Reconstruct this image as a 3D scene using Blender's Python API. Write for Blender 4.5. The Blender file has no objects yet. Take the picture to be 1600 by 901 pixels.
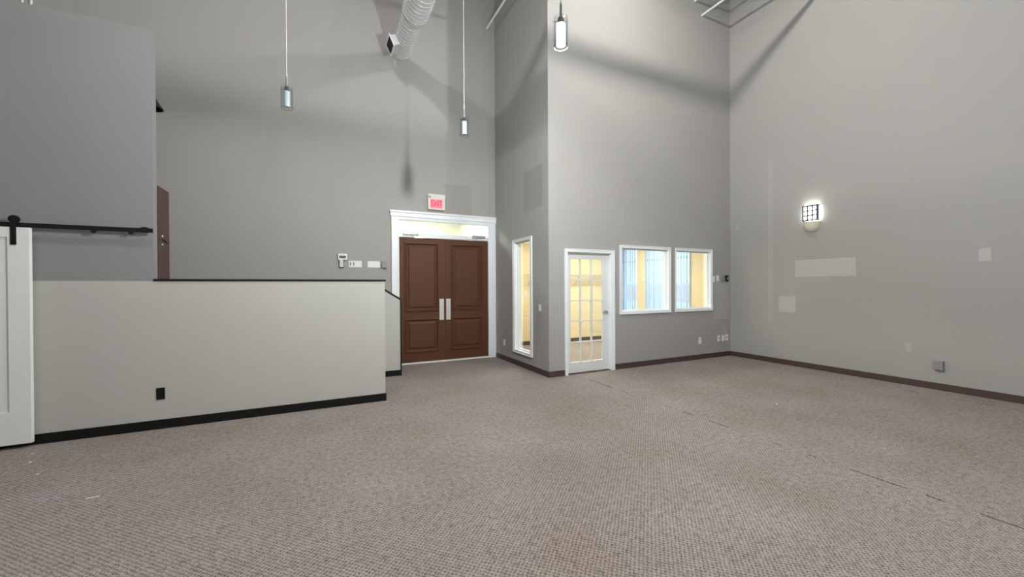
import bpy, bmesh, math, random
from mathutils import Vector, Matrix
random.seed(7)
S = bpy.context.scene
C = bpy.context.collection
PI = math.pi

# ---------------------------------------------------------------- camera
YAW, PITCH, ROLL = math.radians(25.92), math.radians(0.326), math.radians(0.291)
fwd = Vector((math.sin(YAW)*math.cos(PITCH), math.cos(YAW)*math.cos(PITCH), -math.sin(PITCH)))
rgt = Vector((math.cos(YAW), -math.sin(YAW), 0))
upv = rgt.cross(fwd)
r2 = math.cos(ROLL)*rgt - math.sin(ROLL)*upv
u2 = math.sin(ROLL)*rgt + math.cos(ROLL)*upv
cam_d = bpy.data.cameras.new('camera')
cam_d.sensor_width = 36.0
cam_d.lens = 618.003/1600*36.0
cam_d.clip_start = 0.05
cam = bpy.data.objects.new('camera', cam_d)
M = Matrix.Identity(4)
for i in range(3):
    M[i][0], M[i][1], M[i][2] = r2[i], u2[i], -fwd[i]
M[0][3], M[1][3], M[2][3] = 0, 0, 1.5
cam.matrix_world = M
C.objects.link(cam)
S.camera = cam

# ---------------------------------------------------------------- sky and exposure
W = bpy.data.worlds.new('sky'); S.world = W
W.use_nodes = True
wn = W.node_tree
bg = wn.nodes['Background']
bg.inputs[0].default_value = (0.58, 0.80, 1.0, 1)
bg.inputs[1].default_value = 3.0
S.view_settings.view_transform = 'Standard'
S.view_settings.look = 'None'
S.view_settings.gamma = 1.0
S.view_settings.use_curve_mapping = False
S.view_settings.exposure = 0.07

# emission strengths of the lamps
H_LEFT, H_RIGHT, H_REAR = 2800.0, 2650.0, 800.0        # high-bay lenses
P_FRONT, P_BACK = 4400.0, 1500.0   # lit pendant tubes
SCONCE = 28.0
OFFICE = 37.0
VEST = 42.0

# ---------------------------------------------------------------- materials
def lin(r, g, b):
    f = lambda c: (c/255/12.92) if c/255 <= 0.04045 else ((c/255+0.055)/1.055)**2.4
    return (f(r), f(g), f(b))

def mat(name, col, rough=0.6, metal=0.0, var=0.05, scale=6.0, bump=0.0, bscale=150.0, emit=None, estr=0.0, spec=0.5):
    m = bpy.data.materials.new(name); m.use_nodes = True
    t = m.node_tree; n = t.nodes; l = t.links
    b = n['Principled BSDF']
    b.inputs['Roughness'].default_value = rough
    b.inputs['Metallic'].default_value = metal
    b.inputs['Specular IOR Level'].default_value = spec
    tc = n.new('ShaderNodeTexCoord')
    nz = n.new('ShaderNodeTexNoise'); nz.inputs['Scale'].default_value = scale; nz.inputs['Detail'].default_value = 4
    l.new(tc.outputs['Object'], nz.inputs['Vector'])
    mx = n.new('ShaderNodeMix'); mx.data_type = 'RGBA'
    l.new(nz.outputs['Fac'], mx.inputs['Factor'])
    mx.inputs['A'].default_value = (*[c*(1-var) for c in col], 1)
    mx.inputs['B'].default_value = (*[min(1, c*(1+var)) for c in col], 1)
    l.new(mx.outputs['Result'], b.inputs['Base Color'])
    if bump > 0:
        nb = n.new('ShaderNodeTexNoise'); nb.inputs['Scale'].default_value = bscale; nb.inputs['Detail'].default_value = 2
        l.new(tc.outputs['Object'], nb.inputs['Vector'])
        bp = n.new('ShaderNodeBump'); bp.inputs['Strength'].default_value = bump; bp.inputs['Distance'].default_value = 0.002
        l.new(nb.outputs['Fac'], bp.inputs['Height']); l.new(bp.outputs['Normal'], b.inputs['Normal'])
    if emit:
        b.inputs['Emission Color'].default_value = (*emit, 1)
        b.inputs['Emission Strength'].default_value = estr
    return m

def paint(name, col, patches=(), axes='YZ', var=0.03):
    """rolled wall paint; patches = (u0,u1,v0,v1,factor) touched-up rectangles in the wall's own coordinates"""
    m = bpy.data.materials.new(name); m.use_nodes = True
    t = m.node_tree; n = t.nodes; l = t.links
    b = n['Principled BSDF']; b.inputs['Roughness'].default_value = 0.62; b.inputs['Specular IOR Level'].default_value = 0.35
    tc = n.new('ShaderNodeTexCoord')
    sp = n.new('ShaderNodeSeparateXYZ'); l.new(tc.outputs['Object'], sp.inputs[0])
    big = n.new('ShaderNodeTexNoise'); big.inputs['Scale'].default_value = 1.3; big.inputs['Detail'].default_value = 5
    l.new(tc.outputs['Object'], big.inputs['Vector'])
    fine = n.new('ShaderNodeTexNoise'); fine.inputs['Scale'].default_value = 55; fine.inputs['Detail'].default_value = 3
    l.new(tc.outputs['Object'], fine.inputs['Vector'])
    ad = n.new('ShaderNodeMath'); ad.operation = 'ADD'
    l.new(big.outputs['Fac'], ad.inputs[0]); l.new(fine.outputs['Fac'], ad.inputs[1])
    hf = n.new('ShaderNodeMath'); hf.operation = 'MULTIPLY'; hf.inputs[1].default_value = 0.5
    l.new(ad.outputs[0], hf.inputs[0])
    mx = n.new('ShaderNodeMix'); mx.data_type = 'RGBA'
    l.new(hf.outputs[0], mx.inputs['Factor'])
    mx.inputs['A'].default_value = (*[c*(1-2*var) for c in col], 1)
    mx.inputs['B'].default_value = (*[c*(1+2*var) for c in col], 1)
    out = mx.outputs['Result']
    if patches:
        wob = n.new('ShaderNodeTexNoise'); wob.inputs['Scale'].default_value = 7
        l.new(tc.outputs['Object'], wob.inputs['Vector'])
        w2 = n.new('ShaderNodeMath'); w2.operation = 'MULTIPLY_ADD'; w2.inputs[1].default_value = 0.03; w2.inputs[2].default_value = -0.015
        l.new(wob.outputs['Fac'], w2.inputs[0])
        uv = []
        for ax in axes:
            a = n.new('ShaderNodeMath'); a.operation = 'ADD'
            l.new(sp.outputs[ax], a.inputs[0]); l.new(w2.outputs[0], a.inputs[1]); uv.append(a)
        for (u0, u1, v0, v1, k) in patches:
            ms = []
            for a, lo, hi in ((uv[0], u0, u1), (uv[1], v0, v1)):
                c = n.new('ShaderNodeMath'); c.operation = 'COMPARE'
                l.new(a.outputs[0], c.inputs[0]); c.inputs[1].default_value = (lo+hi)/2; c.inputs[2].default_value = abs(hi-lo)/2
                ms.append(c)
            p = n.new('ShaderNodeMath'); p.operation = 'MULTIPLY'
            l.new(ms[0].outputs[0], p.inputs[0]); l.new(ms[1].outputs[0], p.inputs[1])
            q = n.new('ShaderNodeMix'); q.data_type = 'RGBA'
            l.new(p.outputs[0], q.inputs['Factor']); l.new(out, q.inputs['A'])
            q.inputs['B'].default_value = (*[min(1, c*k) for c in col], 1)
            out = q.outputs['Result']
    l.new(out, b.inputs['Base Color'])
    nb = n.new('ShaderNodeTexNoise'); nb.inputs['Scale'].default_value = 220; nb.inputs['Detail'].default_value = 2
    l.new(tc.outputs['Object'], nb.inputs['Vector'])
    bp = n.new('ShaderNodeBump'); bp.inputs['Strength'].default_value = 0.25; bp.inputs['Distance'].default_value = 0.002
    l.new(nb.outputs['Fac'], bp.inputs['Height']); l.new(bp.outputs['Normal'], b.inputs['Normal'])
    return m

def emitter(name, col, strength):
    m = bpy.data.materials.new(name); m.use_nodes = True
    t = m.node_tree; n = t.nodes; n.clear()
    e = n.new('ShaderNodeEmission'); o = n.new('ShaderNodeOutputMaterial')
    e.inputs[0].default_value = (*col, 1); e.inputs[1].default_value = strength
    t.links.new(e.outputs[0], o.inputs[0])
    return m

def thin_glass(name, tint=(0.96, 0.98, 0.98), gloss=0.12, edge=0.5):
    """a clear pane: mostly see-through, with sharp reflections that grow at grazing angles"""
    m = bpy.data.materials.new(name); m.use_nodes = True
    t = m.node_tree; n = t.nodes; l = t.links; n.clear()
    tr = n.new('ShaderNodeBsdfTransparent'); tr.inputs[0].default_value = (*tint, 1)
    gl = n.new('ShaderNodeBsdfGlossy'); gl.inputs['Roughness'].default_value = 0.03
    gl.inputs[0].default_value = (0.95, 1.0, 1.0, 1)
    lw = n.new('ShaderNodeLayerWeight'); lw.inputs[0].default_value = edge
    ml = n.new('ShaderNodeMath'); ml.operation = 'MULTIPLY_ADD'; ml.inputs[1].default_value = gloss*3; ml.inputs[2].default_value = gloss*0.3
    l.new(lw.outputs['Facing'], ml.inputs[0])
    mx = n.new('ShaderNodeMixShader'); o = n.new('ShaderNodeOutputMaterial')
    l.new(ml.outputs[0], mx.inputs[0]); l.new(tr.outputs[0], mx.inputs[1]); l.new(gl.outputs[0], mx.inputs[2])
    l.new(mx.outputs[0], o.inputs[0])
    return m

def lamp_glass(name):
    """the clear cylinder of a pendant: see-through, greenish towards its edges, glossy on the outer face"""
    m = bpy.data.materials.new(name); m.use_nodes = True
    t = m.node_tree; n = t.nodes; l = t.links; n.clear()
    lw = n.new('ShaderNodeLayerWeight'); lw.inputs[0].default_value = 0.35
    rp = n.new('ShaderNodeMix'); rp.data_type = 'RGBA'
    rp.inputs['A'].default_value = (0.97, 0.99, 0.99, 1); rp.inputs['B'].default_value = (0.50, 0.60, 0.60, 1)
    l.new(lw.outputs['Facing'], rp.inputs['Factor'])
    tr = n.new('ShaderNodeBsdfTransparent'); l.new(rp.outputs['Result'], tr.inputs[0])
    gl = n.new('ShaderNodeBsdfGlossy'); gl.inputs['Roughness'].default_value = 0.06
    geo = n.new('ShaderNodeNewGeometry')
    fr = n.new('ShaderNodeMath'); fr.operation = 'SUBTRACT'; fr.inputs[0].default_value = 1.0; l.new(geo.outputs['Backfacing'], fr.inputs[1])
    am = n.new('ShaderNodeMath'); am.operation = 'MULTIPLY_ADD'; am.inputs[1].default_value = 0.45; am.inputs[2].default_value = 0.04
    l.new(lw.outputs['Facing'], am.inputs[0])
    pr = n.new('ShaderNodeMath'); pr.operation = 'MULTIPLY'; l.new(am.outputs[0], pr.inputs[0]); l.new(fr.outputs[0], pr.inputs[1])
    mx = n.new('ShaderNodeMixShader'); o = n.new('ShaderNodeOutputMaterial')
    l.new(pr.outputs[0], mx.inputs[0]); l.new(tr.outputs[0], mx.inputs[1]); l.new(gl.outputs[0], mx.inputs[2])
    l.new(mx.outputs[0], o.inputs[0])
    return m

def carpet_mat():
    m = bpy.data.materials.new('carpet'); m.use_nodes = True
    t = m.node_tree; n = t.nodes; l = t.links
    b = n['Principled BSDF']; b.inputs['Roughness'].default_value = 0.95; b.inputs['Specular IOR Level'].default_value = 0.1
    tc = n.new('ShaderNodeTexCoord')
    def math_(op, a=None, bb=None, c=None):
        k = n.new('ShaderNodeMath'); k.operation = op
        for i, v in enumerate((a, bb, c)):
            if v is None: continue
            if hasattr(v, 'is_output') or hasattr(v, 'links'): l.new(v, k.inputs[i])
            else: k.inputs[i].default_value = v
        return k.outputs[0]
    wz = n.new('ShaderNodeTexNoise'); wz.inputs['Scale'].default_value = 45; wz.inputs['Detail'].default_value = 2
    l.new(tc.outputs['Object'], wz.inputs['Vector'])
    sub = n.new('ShaderNodeVectorMath'); sub.operation = 'SUBTRACT'; l.new(wz.outputs['Color'], sub.inputs[0]); sub.inputs[1].default_value = (.5, .5, .5)
    sc = n.new('ShaderNodeVectorMath'); sc.operation = 'SCALE'; l.new(sub.outputs[0], sc.inputs[0]); sc.inputs['Scale'].default_value = 0.022
    add = n.new('ShaderNodeVectorMath'); add.operation = 'ADD'; l.new(tc.outputs['Object'], add.inputs[0]); l.new(sc.outputs[0], add.inputs[1])
    sp = n.new('ShaderNodeSeparateXYZ'); l.new(add.outputs[0], sp.inputs[0])
    k = 2*PI/0.031
    sx = math_('SINE', math_('MULTIPLY', sp.outputs[0], k)); sy = math_('SINE', math_('MULTIPLY', sp.outputs[1], k))
    weave = math_('MULTIPLY_ADD', math_('MULTIPLY', sx, sy), 0.5, 0.5)          # 0..1 loops in a diagonal basket
    fz = n.new('ShaderNodeTexNoise'); fz.inputs['Scale'].default_value = 130; fz.inputs['Detail'].default_value = 3
    l.new(tc.outputs['Object'], fz.inputs['Vector'])
    am = n.new('ShaderNodeTexNoise'); am.inputs['Scale'].default_value = 24; am.inputs['Detail'].default_value = 2
    l.new(tc.outputs['Object'], am.inputs['Vector'])
    amp = math_('MULTIPLY_ADD', am.outputs['Fac'], 1.5, -0.12)
    h = math_('MULTIPLY_ADD', fz.outputs['Fac'], 1.1, math_('MULTIPLY', math_('MULTIPLY', weave, amp), 0.9))
    ramp = n.new('ShaderNodeValToRGB'); l.new(h, ramp.inputs[0])  # gaps between loops darkened: brown yarn flecks plus shade put into the colour
    e = ramp.color_ramp.elements
    e[0].position = 0.38; e[0].color = (*[c*k_ for c, k_ in zip(lin(64, 53, 46), (0.67, 0.73, 0.82))], 1)
    e[1].position = 1.05; e[1].color = (*[c*k_ for c, k_ in zip(lin(206, 190, 178), (0.67, 0.73, 0.82))], 1)
    mid = ramp.color_ramp.elements.new(0.68); mid.color = (*[c*k_ for c, k_ in zip(lin(166, 149, 138), (0.67, 0.73, 0.82))], 1)
    # large soiling and wear
    st = n.new('ShaderNodeTexNoise'); st.inputs['Scale'].default_value = 0.9; st.inputs['Detail'].default_value = 6; st.inputs['Roughness'].default_value = 0.6
    l.new(tc.outputs['Object'], st.inputs['Vector'])
    sr = n.new('ShaderNodeValToRGB'); l.new(st.outputs['Fac'], sr.inputs[0])
    sr.color_ramp.elements[0].position = 0.3; sr.color_ramp.elements[0].color = (0.82, 0.77, 0.69, 1)
    sr.color_ramp.elements[1].position = 0.7; sr.color_ramp.elements[1].color = (1.0, 1.0, 1.0, 1)
    mul = n.new('ShaderNodeMix'); mul.data_type = 'RGBA'; mul.blend_type = 'MULTIPLY'; mul.inputs['Factor'].default_value = 1
    l.new(ramp.outputs[0], mul.inputs['A']); l.new(sr.outputs[0], mul.inputs['B'])
    # two carpet seams, broken lines along Y
    spo = n.new('ShaderNodeSeparateXYZ'); l.new(tc.outputs['Object'], spo.inputs[0])
    sn = n.new('ShaderNodeTexNoise'); sn.inputs['Scale'].default_value = 5; sn.inputs['Detail'].default_value = 2
    l.new(tc.outputs['Object'], sn.inputs['Vector'])
    gate = math_('GREATER_THAN', sn.outputs['Fac'], 0.49)
    xw = math_('MULTIPLY_ADD', sn.outputs['Fac'], 0.03, spo.outputs[0])
    s1 = math_('COMPARE', xw, 3.885, 0.006); s2 = math_('COMPARE', xw, 7.465, 0.006)
    seam = math_('MULTIPLY', math_('MAXIMUM', s1, s2), gate)
    inroom = math_('LESS_THAN', spo.outputs[1], 5.3)
    seam = math_('MULTIPLY', seam, inroom)
    mm = n.new('ShaderNodeMix'); mm.data_type = 'RGBA'
    l.new(seam, mm.inputs['Factor']); l.new(mul.outputs['Result'], mm.inputs['A']); mm.inputs['B'].default_value = (*lin(52, 42, 37), 1)
    l.new(mm.outputs['Result'], b.inputs['Base Color'])
    bp = n.new('ShaderNodeBump'); bp.inputs['Strength'].default_value = 0.8; bp.inputs['Distance'].default_value = 0.005
    l.new(h, bp.inputs['Height']); l.new(bp.outputs['Normal'], b.inputs['Normal'])
    return m

GREIGE = (0.365, 0.357, 0.338)
m_back = paint('greige_paint_back', GREIGE, [(2.27, 2.83, 2.93, 3.56, 0.90), (-6.4, 1.95, 3.0, 3.02, 1.0)], 'XZ')
m_narrow = paint('greige_paint_return', GREIGE, [(5.735, 6.43, 2.855, 3.56, 0.86)], 'YZ')
m_office_w = paint('greige_paint_office_side', GREIGE, [(7.357, 7.84, 0.79, 1.56, 1.16), (7.62, 7.75, 0.47, 0.66, 1.08)], 'XZ')
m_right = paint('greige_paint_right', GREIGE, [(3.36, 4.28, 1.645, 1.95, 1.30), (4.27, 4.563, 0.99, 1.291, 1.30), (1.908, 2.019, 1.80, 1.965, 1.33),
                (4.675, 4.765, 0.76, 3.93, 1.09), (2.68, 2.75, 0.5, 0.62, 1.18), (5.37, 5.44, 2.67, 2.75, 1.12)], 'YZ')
m_plain = paint('greige_paint', GREIGE)
m_upper = paint('cool_grey_paint', (0.265, 0.267, 0.272))
m_half = paint('off_white_paint', (0.49, 0.485, 0.455))
m_cream = paint('cream_paint', (0.80, 0.69, 0.44))
m_lobby = paint('pale_yellow_paint', (0.86, 0.86, 0.73))
m_ceil = mat('dark_deck_paint', (0.30, 0.30, 0.31), 0.8, bump=0.2, bscale=30)
m_ctile = mat('ceiling_tile', (0.8, 0.8, 0.78), 0.9, bump=0.4, bscale=300)
m_carpet = carpet_mat()
m_base = mat('brown_vinyl_base', lin(74, 58, 55), 0.5, var=0.08)
m_black = mat('black_trim', lin(13, 12, 12), 0.6, var=0.15, spec=0.3)
m_white = mat('white_trim_paint', (0.83, 0.87, 0.90), 0.4, var=0.02)
m_doorw = mat('white_door_paint', (0.70, 0.73, 0.71), 0.45, var=0.02)
m_barn = mat('barn_door_white', (0.82, 0.84, 0.81), 0.5, var=0.03)
m_brown = mat('brown_door_paint', lin(88, 54, 37), 0.55, var=0.06, scale=3, bump=0.1, bscale=90, spec=0.3)
m_board = mat('dark_brown_wood', lin(78, 55, 50), 0.55, var=0.12, scale=5)
m_steel = mat('brushed_steel', (0.72, 0.72, 0.71), 0.38, 0.6, var=0.06, scale=40)
m_chrome = mat('chrome', (0.75, 0.78, 0.82), 0.12, 1.0, var=0.03)
m_closer = mat('closer_grey', (0.34, 0.35, 0.35), 0.4, 0.5)
m_alu = mat('satin_aluminium', (0.66, 0.68, 0.70), 0.4, 0.7, var=0.05)
m_iron = mat('black_iron', lin(24, 24, 28), 0.5, 0.3, var=0.2)
m_galv = mat('painted_spiral_steel', (0.66, 0.68, 0.69), 0.45, 0.25, var=0.06, scale=5)
m_seam = mat('spiral_seam', (0.74, 0.76, 0.77), 0.4, 0.3)
m_dark = mat('dark_grille', lin(30, 33, 42), 0.5)
m_plast = mat('white_plastic', (0.82, 0.82, 0.78), 0.35, var=0.02)
m_plgrey = mat('grey_plastic', lin(138, 140, 142), 0.45)
m_pldark = mat('black_plastic', lin(18, 18, 20), 0.4)
m_lcd = mat('lcd_screen', lin(90, 102, 98), 0.25)
m_cable = mat('pendant_cable', (0.6, 0.6, 0.58), 0.5)
m_glass = thin_glass('clear_glass')
m_lampglass = lamp_glass('lamp_glass')
m_rim = mat('ground_glass_rim', (0.045, 0.052, 0.052), 0.5, spec=0.1)
m_tube_off = mat('frosted_tube', (0.74, 0.82, 0.90), 0.16, 0.45, var=0.03)
m_sconce = emitter('sconce_diffuser', (0.96, 1.0, 0.93), SCONCE)
m_plaster = mat('cream_plaster', (0.70, 0.68, 0.54), 0.6)
m_grid = mat('sconce_grid', lin(84, 82, 92), 0.4, 0.5)
m_troff = emitter('troffer_diffuser', (1.0, 0.93, 0.78), OFFICE)
m_lobbyl = emitter('lobby_diffuser', (0.97, 1.0, 0.95), VEST)
m_exitbox = mat('exit_housing', (0.70, 0.70, 0.64), 0.5)
m_exitred = mat('exit_face', lin(255, 120, 135), 0.4, emit=lin(255, 92, 112), estr=0.75)
m_exittxt = mat('exit_letters', lin(205, 50, 75), 0.4, emit=lin(225, 50, 78), estr=0.55)
m_vane = None
m_stem = mat('dark_nickel', (0.40, 0.41, 0.43), 0.3, 0.7)
m_wire = mat('white_wire', (0.62, 0.60, 0.58), 0.4)
m_asph = mat('pale_concrete', (0.80, 0.79, 0.80), 0.9, var=0.15, scale=2)
m_brick = mat('reddish_brick', lin(240, 195, 190), 0.9, var=0.15, scale=3)
m_splint = mat('pale_wood_chip', lin(240, 232, 212), 0.7)

def vane_mat():
    m = bpy.data.materials.new('blind_vane'); m.use_nodes = True
    t = m.node_tree; n = t.nodes; l = t.links; n.clear()
    d = n.new('ShaderNodeBsdfDiffuse'); d.inputs[0].default_value = (0.68, 0.82, 0.98, 1)
    tr = n.new('ShaderNodeBsdfTranslucent'); tr.inputs[0].default_value = (0.66, 0.85, 1.0, 1)
    nz = n.new('ShaderNodeTexNoise'); nz.inputs['Scale'].default_value = 60
    mp = n.new('ShaderNodeMath'); mp.operation = 'MULTIPLY_ADD'; mp.inputs[1].default_value = 0.1; mp.inputs[2].default_value = 0.40
    l.new(nz.outputs['Fac'], mp.inputs[0])
    mx = n.new('ShaderNodeMixShader'); o = n.new('ShaderNodeOutputMaterial')
    l.new(mp.outputs[0], mx.inputs[0]); l.new(d.outputs[0], mx.inputs[1]); l.new(tr.outputs[0], mx.inputs[2]); l.new(mx.outputs[0], o.inputs[0])
    return m
m_vane = vane_mat()

# ---------------------------------------------------------------- mesh helpers
class MB:
    def __init__(s): s.v = []; s.f = []
    def box(s, x0, x1, y0, y1, z0, z1):
        if x0 > x1: x0, x1 = x1, x0
        if y0 > y1: y0, y1 = y1, y0
        if z0 > z1: z0, z1 = z1, z0
        b = len(s.v)
        s.v += [(x0,y0,z0),(x1,y0,z0),(x1,y1,z0),(x0,y1,z0),(x0,y0,z1),(x1,y0,z1),(x1,y1,z1),(x0,y1,z1)]
        s.f += [tuple(b+i for i in q) for q in ((3,2,1,0),(4,5,6,7),(0,1,5,4),(1,2,6,5),(2,3,7,6),(3,0,4,7))]
        return s
    def prism(s, poly, axis, a, b):
        """poly of 2D points (ccw), extruded along axis from a to b; coords are the other two axes in order"""
        k = len(s.v); n = len(poly)
        def p(u, w, t):
            return {'x': (t,u,w), 'y': (u,t,w), 'z': (u,w,t)}[axis]
        s.v += [p(u, w, a) for u, w in poly] + [p(u, w, b) for u, w in poly]
        s.f += [tuple(range(k, k+n)), tuple(range(k+2*n-1, k+n-1, -1))]
        s.f += [(k+i, k+(i+1) % n, k+n+(i+1) % n, k+n+i) for i in range(n)]
        return s
    def tube(s, pts, r, n=8, cap=True):
        pts = [Vector(p) for p in pts]; rings = []
        for i, p in enumerate(pts):
            d = (pts[min(i+1, len(pts)-1)] - pts[max(i-1, 0)]).normalized()
            a = d.cross(Vector((0, 0, 1)))
            if a.length < 1e-3: a = Vector((1, 0, 0))
            a.normalize(); b = d.cross(a)
            rr = r[i] if isinstance(r, (list, tuple)) else r
            k = len(s.v)
            s.v += [tuple(p + rr*(math.cos(2*PI*j/n)*a + math.sin(2*PI*j/n)*b)) for j in range(n)]
            rings.append(k)
        for k0, k1 in zip(rings, rings[1:]):
            s.f += [(k0+j, k0+(j+1) % n, k1+(j+1) % n, k1+j) for j in range(n)]
        if cap:
            s.f += [tuple(rings[0]+j for j in range(n-1, -1, -1)), tuple(rings[-1]+j for j in range(n))]
        return s
    def lathe(s, prof, n=24, cx=0, cy=0, arc=2*PI, a0=0):
        """profile of (r,z) turned about the vertical through cx,cy"""
        full = abs(arc-2*PI) < 1e-6; m = n if full else n+1; rings = []
        for r, z in prof:
            k = len(s.v); rings.append(k)
            s.v += [(cx+r*math.cos(a0+arc*j/n), cy+r*math.sin(a0+arc*j/n), z) for j in range(m)]
        for k0, k1 in zip(rings, rings[1:]):
            for j in range(n):
                s.f.append((k0+j, k0+(j+1) % m, k1+(j+1) % m, k1+j))
        return s
    def build(s, name, m, parent=None, loc=None, rz=None, smooth=False, bevel=0.0):
        me = bpy.data.meshes.new(name); me.from_pydata(s.v, [], s.f)
        bm = bmesh.new(); bm.from_mesh(me); bmesh.ops.recalc_face_normals(bm, faces=bm.faces)
        if bevel > 0:
            es = [e for e in bm.edges if e.is_manifold and e.calc_face_angle(0) > 0.6]
            bmesh.ops.bevel(bm, geom=es, offset=bevel, segments=2, profile=0.6, affect='EDGES', clamp_overlap=True)
        bm.to_mesh(me); bm.free()
        if smooth:
            for p in me.polygons: p.use_smooth = True
            try: me.set_sharp_from_angle(angle=0.7)
            except Exception: pass
        me.materials.append(m)
        o = bpy.data.objects.new(name, me); C.objects.link(o)
        if parent: o.parent = parent
        if loc: o.location = loc
        if rz is not None: o.rotation_euler = (0, 0, rz)
        return o

def tag(o, label=None, cat=None, group=None, kind=None):
    if label: o['label'] = label
    if cat: o['category'] = cat
    if group: o['group'] = group
    if kind: o['kind'] = kind
    return o

def thing(name, label, cat, loc=(0,0,0), rz=0, group=None):
    o = bpy.data.objects.new(name, None); C.objects.link(o)
    o.empty_display_size = 0.1
    o.location = loc; o.rotation_euler = (0, 0, rz)
    return tag(o, label, cat, group)

def struct(o, label=None): return tag(o, label, None, None, 'structure')

def grid_wall(name, axis, c0, c1, u0, u1, z0, z1, holes, m):
    """a wall slab between c0 and c1 on `axis`, spanning u (the other horizontal axis) and z, with rectangular openings"""
    us = sorted({u0, u1, *[h[0] for h in holes], *[h[1] for h in holes]}); us = [u for u in us if u0 <= u <= u1]
    zs = sorted({z0, z1, *[h[2] for h in holes], *[h[3] for h in holes]}); zs = [z for z in zs if z0 <= z <= z1]
    nu, nz = len(us)-1, len(zs)-1
    def solid(i, k):
        if not (0 <= i < nu and 0 <= k < nz): return False
        u = (us[i]+us[i+1])/2; z = (zs[k]+zs[k+1])/2
        return not any(h[0] < u < h[1] and h[2] < z < h[3] for h in holes)
    vd = {}; vs = []; fs = []
    def V(i, k, c):
        key = (i, k, c)
        if key not in vd:
            vd[key] = len(vs); cc = c1 if c else c0
            vs.append((us[i], cc, zs[k]) if axis == 'y' else (cc, us[i], zs[k]))
        return vd[key]
    for i in range(nu):
        for k in range(nz):
            if not solid(i, k): continue
            fs.append((V(i,k,0), V(i+1,k,0), V(i+1,k+1,0), V(i,k+1,0)))
            fs.append((V(i,k+1,1), V(i+1,k+1,1), V(i+1,k,1), V(i,k,1)))
            if not solid(i-1, k): fs.append((V(i,k,0), V(i,k+1,0), V(i,k+1,1), V(i,k,1)))
            if not solid(i+1, k): fs.append((V(i+1,k,0), V(i+1,k,1), V(i+1,k+1,1), V(i+1,k+1,0)))
            if not solid(i, k-1): fs.append((V(i,k,0), V(i,k,1), V(i+1,k,1), V(i+1,k,0)))
            if not solid(i, k+1): fs.append((V(i,k+1,0), V(i+1,k+1,0), V(i+1,k+1,1), V(i,k+1,1)))
    b = MB(); b.v = vs; b.f = fs
    return struct(b.build(name, m))

# ---------------------------------------------------------------- key dimensions
XR, YR, XN, YD, YH = 7.881, 5.558, 3.370, 7.727, 5.431
ZC = 8.6; XL = -6.5; YF = -7.0; YO = 8.9; T = 0.12
HW_END, HW_Z = 0.772, 1.575
UP_END, UP_Z = -1.582, 4.223

# ---------------------------------------------------------------- the room shell
b = MB().box(XL-T, 8.02, YF-T, 10.2, -0.12, 0)
struct(b.build('floor', m_carpet), 'brown looped carpet with two open seams')
struct(MB().box(XL-T, XR+T, YF-T, YD+T, ZC, ZC+0.15).build('ceiling', m_ceil))
grid_wall('wall_back', 'y', YD, YD+T, XL, XN+T, 0, ZC, [(1.30, 3.27, 0, 2.80)], m_back)
grid_wall('wall_return', 'x', XN, XN+T, YR+T, YD, 0, ZC, [(6.16, 6.81, 0.28, 2.35)], m_narrow)
DX0, DX1 = 3.722, 4.668        # office door opening
grid_wall('wall_office', 'y', YR, YR+T, XN, XR, 0, ZC,
          [(DX0, DX1, 0, 2.085), (4.89, 6.075, 1.02, 2.195), (6.255, 7.262, 1.02, 2.195)], m_office_w)
WA = (8.30, 8.87); WB = (6.58, 7.95)      # outside windows along the street wall
grid_wall('wall_right', 'x', XR, XR+T, YF, YO+T, 0, ZC, [(WA[0], WA[1], 0.35, 2.62), (WB[0], WB[1], 0.35, 2.62)], m_right)
struct(MB().box(XL-T, XL, YF, YD+T, 0, ZC).build('wall_left', m_plain))
struct(MB().box(XL-T, XR+T, YF-T, YF, 0, ZC).build('wall_front', m_plain))
# upper partition (grey above the paint line, off-white below it) and the half wall in one line
struct(MB().box(XL, UP_END, YH, YH+0.112, HW_Z, UP_Z).build('wall_upper', m_upper))
hw = struct(MB().box(XL, HW_END, YH, YH+0.112, 0, HW_Z).build('wall_half', m_half))
# cap, base and end trim of the half wall
struct(MB().box(UP_END, HW_END+0.012, YH-0.012, YH+0.124, HW_Z, HW_Z+0.022).build('trim_1', m_black, bevel=0.003), 'black cap on the half wall')
MB().box(-2.9, HW_END+0.010, YH-0.012, YH, 0, 0.098).build('baseboard_half', m_black, bevel=0.002)
struct(bpy.data.objects['baseboard_half'])
struct(MB().box(HW_END, HW_END+0.011, YH+0.085, YH+0.112, 0.0, 0.60).build('trim_2', m_black))
# stair guard with a raked top, further back
SG = 6.853
poly = [(-1.2, 0), (1.222, 0), (1.222, 1.278), (0.76, 1.575), (-1.2, 1.575)]
struct(MB().prism(poly, 'y', SG, SG+0.11).build('wall_stair', m_half))
t = MB()
a0 = math.atan2(1.278-1.575, 1.222-0.76)
t.prism([(0.76, 1.575), (1.230, 1.274), (1.230, 1.302), (0.768, 1.598)], 'y', SG-0.012, SG+0.122)
t.box(-1.2, 0.768, SG-0.012, SG+0.122, 1.576, 1.598)
t.box(1.222, 1.242, SG-0.012, SG+0.122, 0, 1.29)
struct(t.build('trim_3', m_black), 'black cap and end post of the raked stair guard')
struct(MB().box(0.80, 1.242, SG-0.014, SG, 0, 0.095).build('baseboard_stair', m_black))
# landing and steps between the two guards
st = struct(MB().box(-3.2, -0.35, YH+0.112, SG, 0, 0.54).build('floor_landing', m_carpet))
for k in range(2):
    struct(MB().box(-0.35+0.0, -0.35+0.28*(2-k), YH+0.112, SG, 0.18*k, 0.18*(k+1)).build('floor_step', m_carpet))

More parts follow.
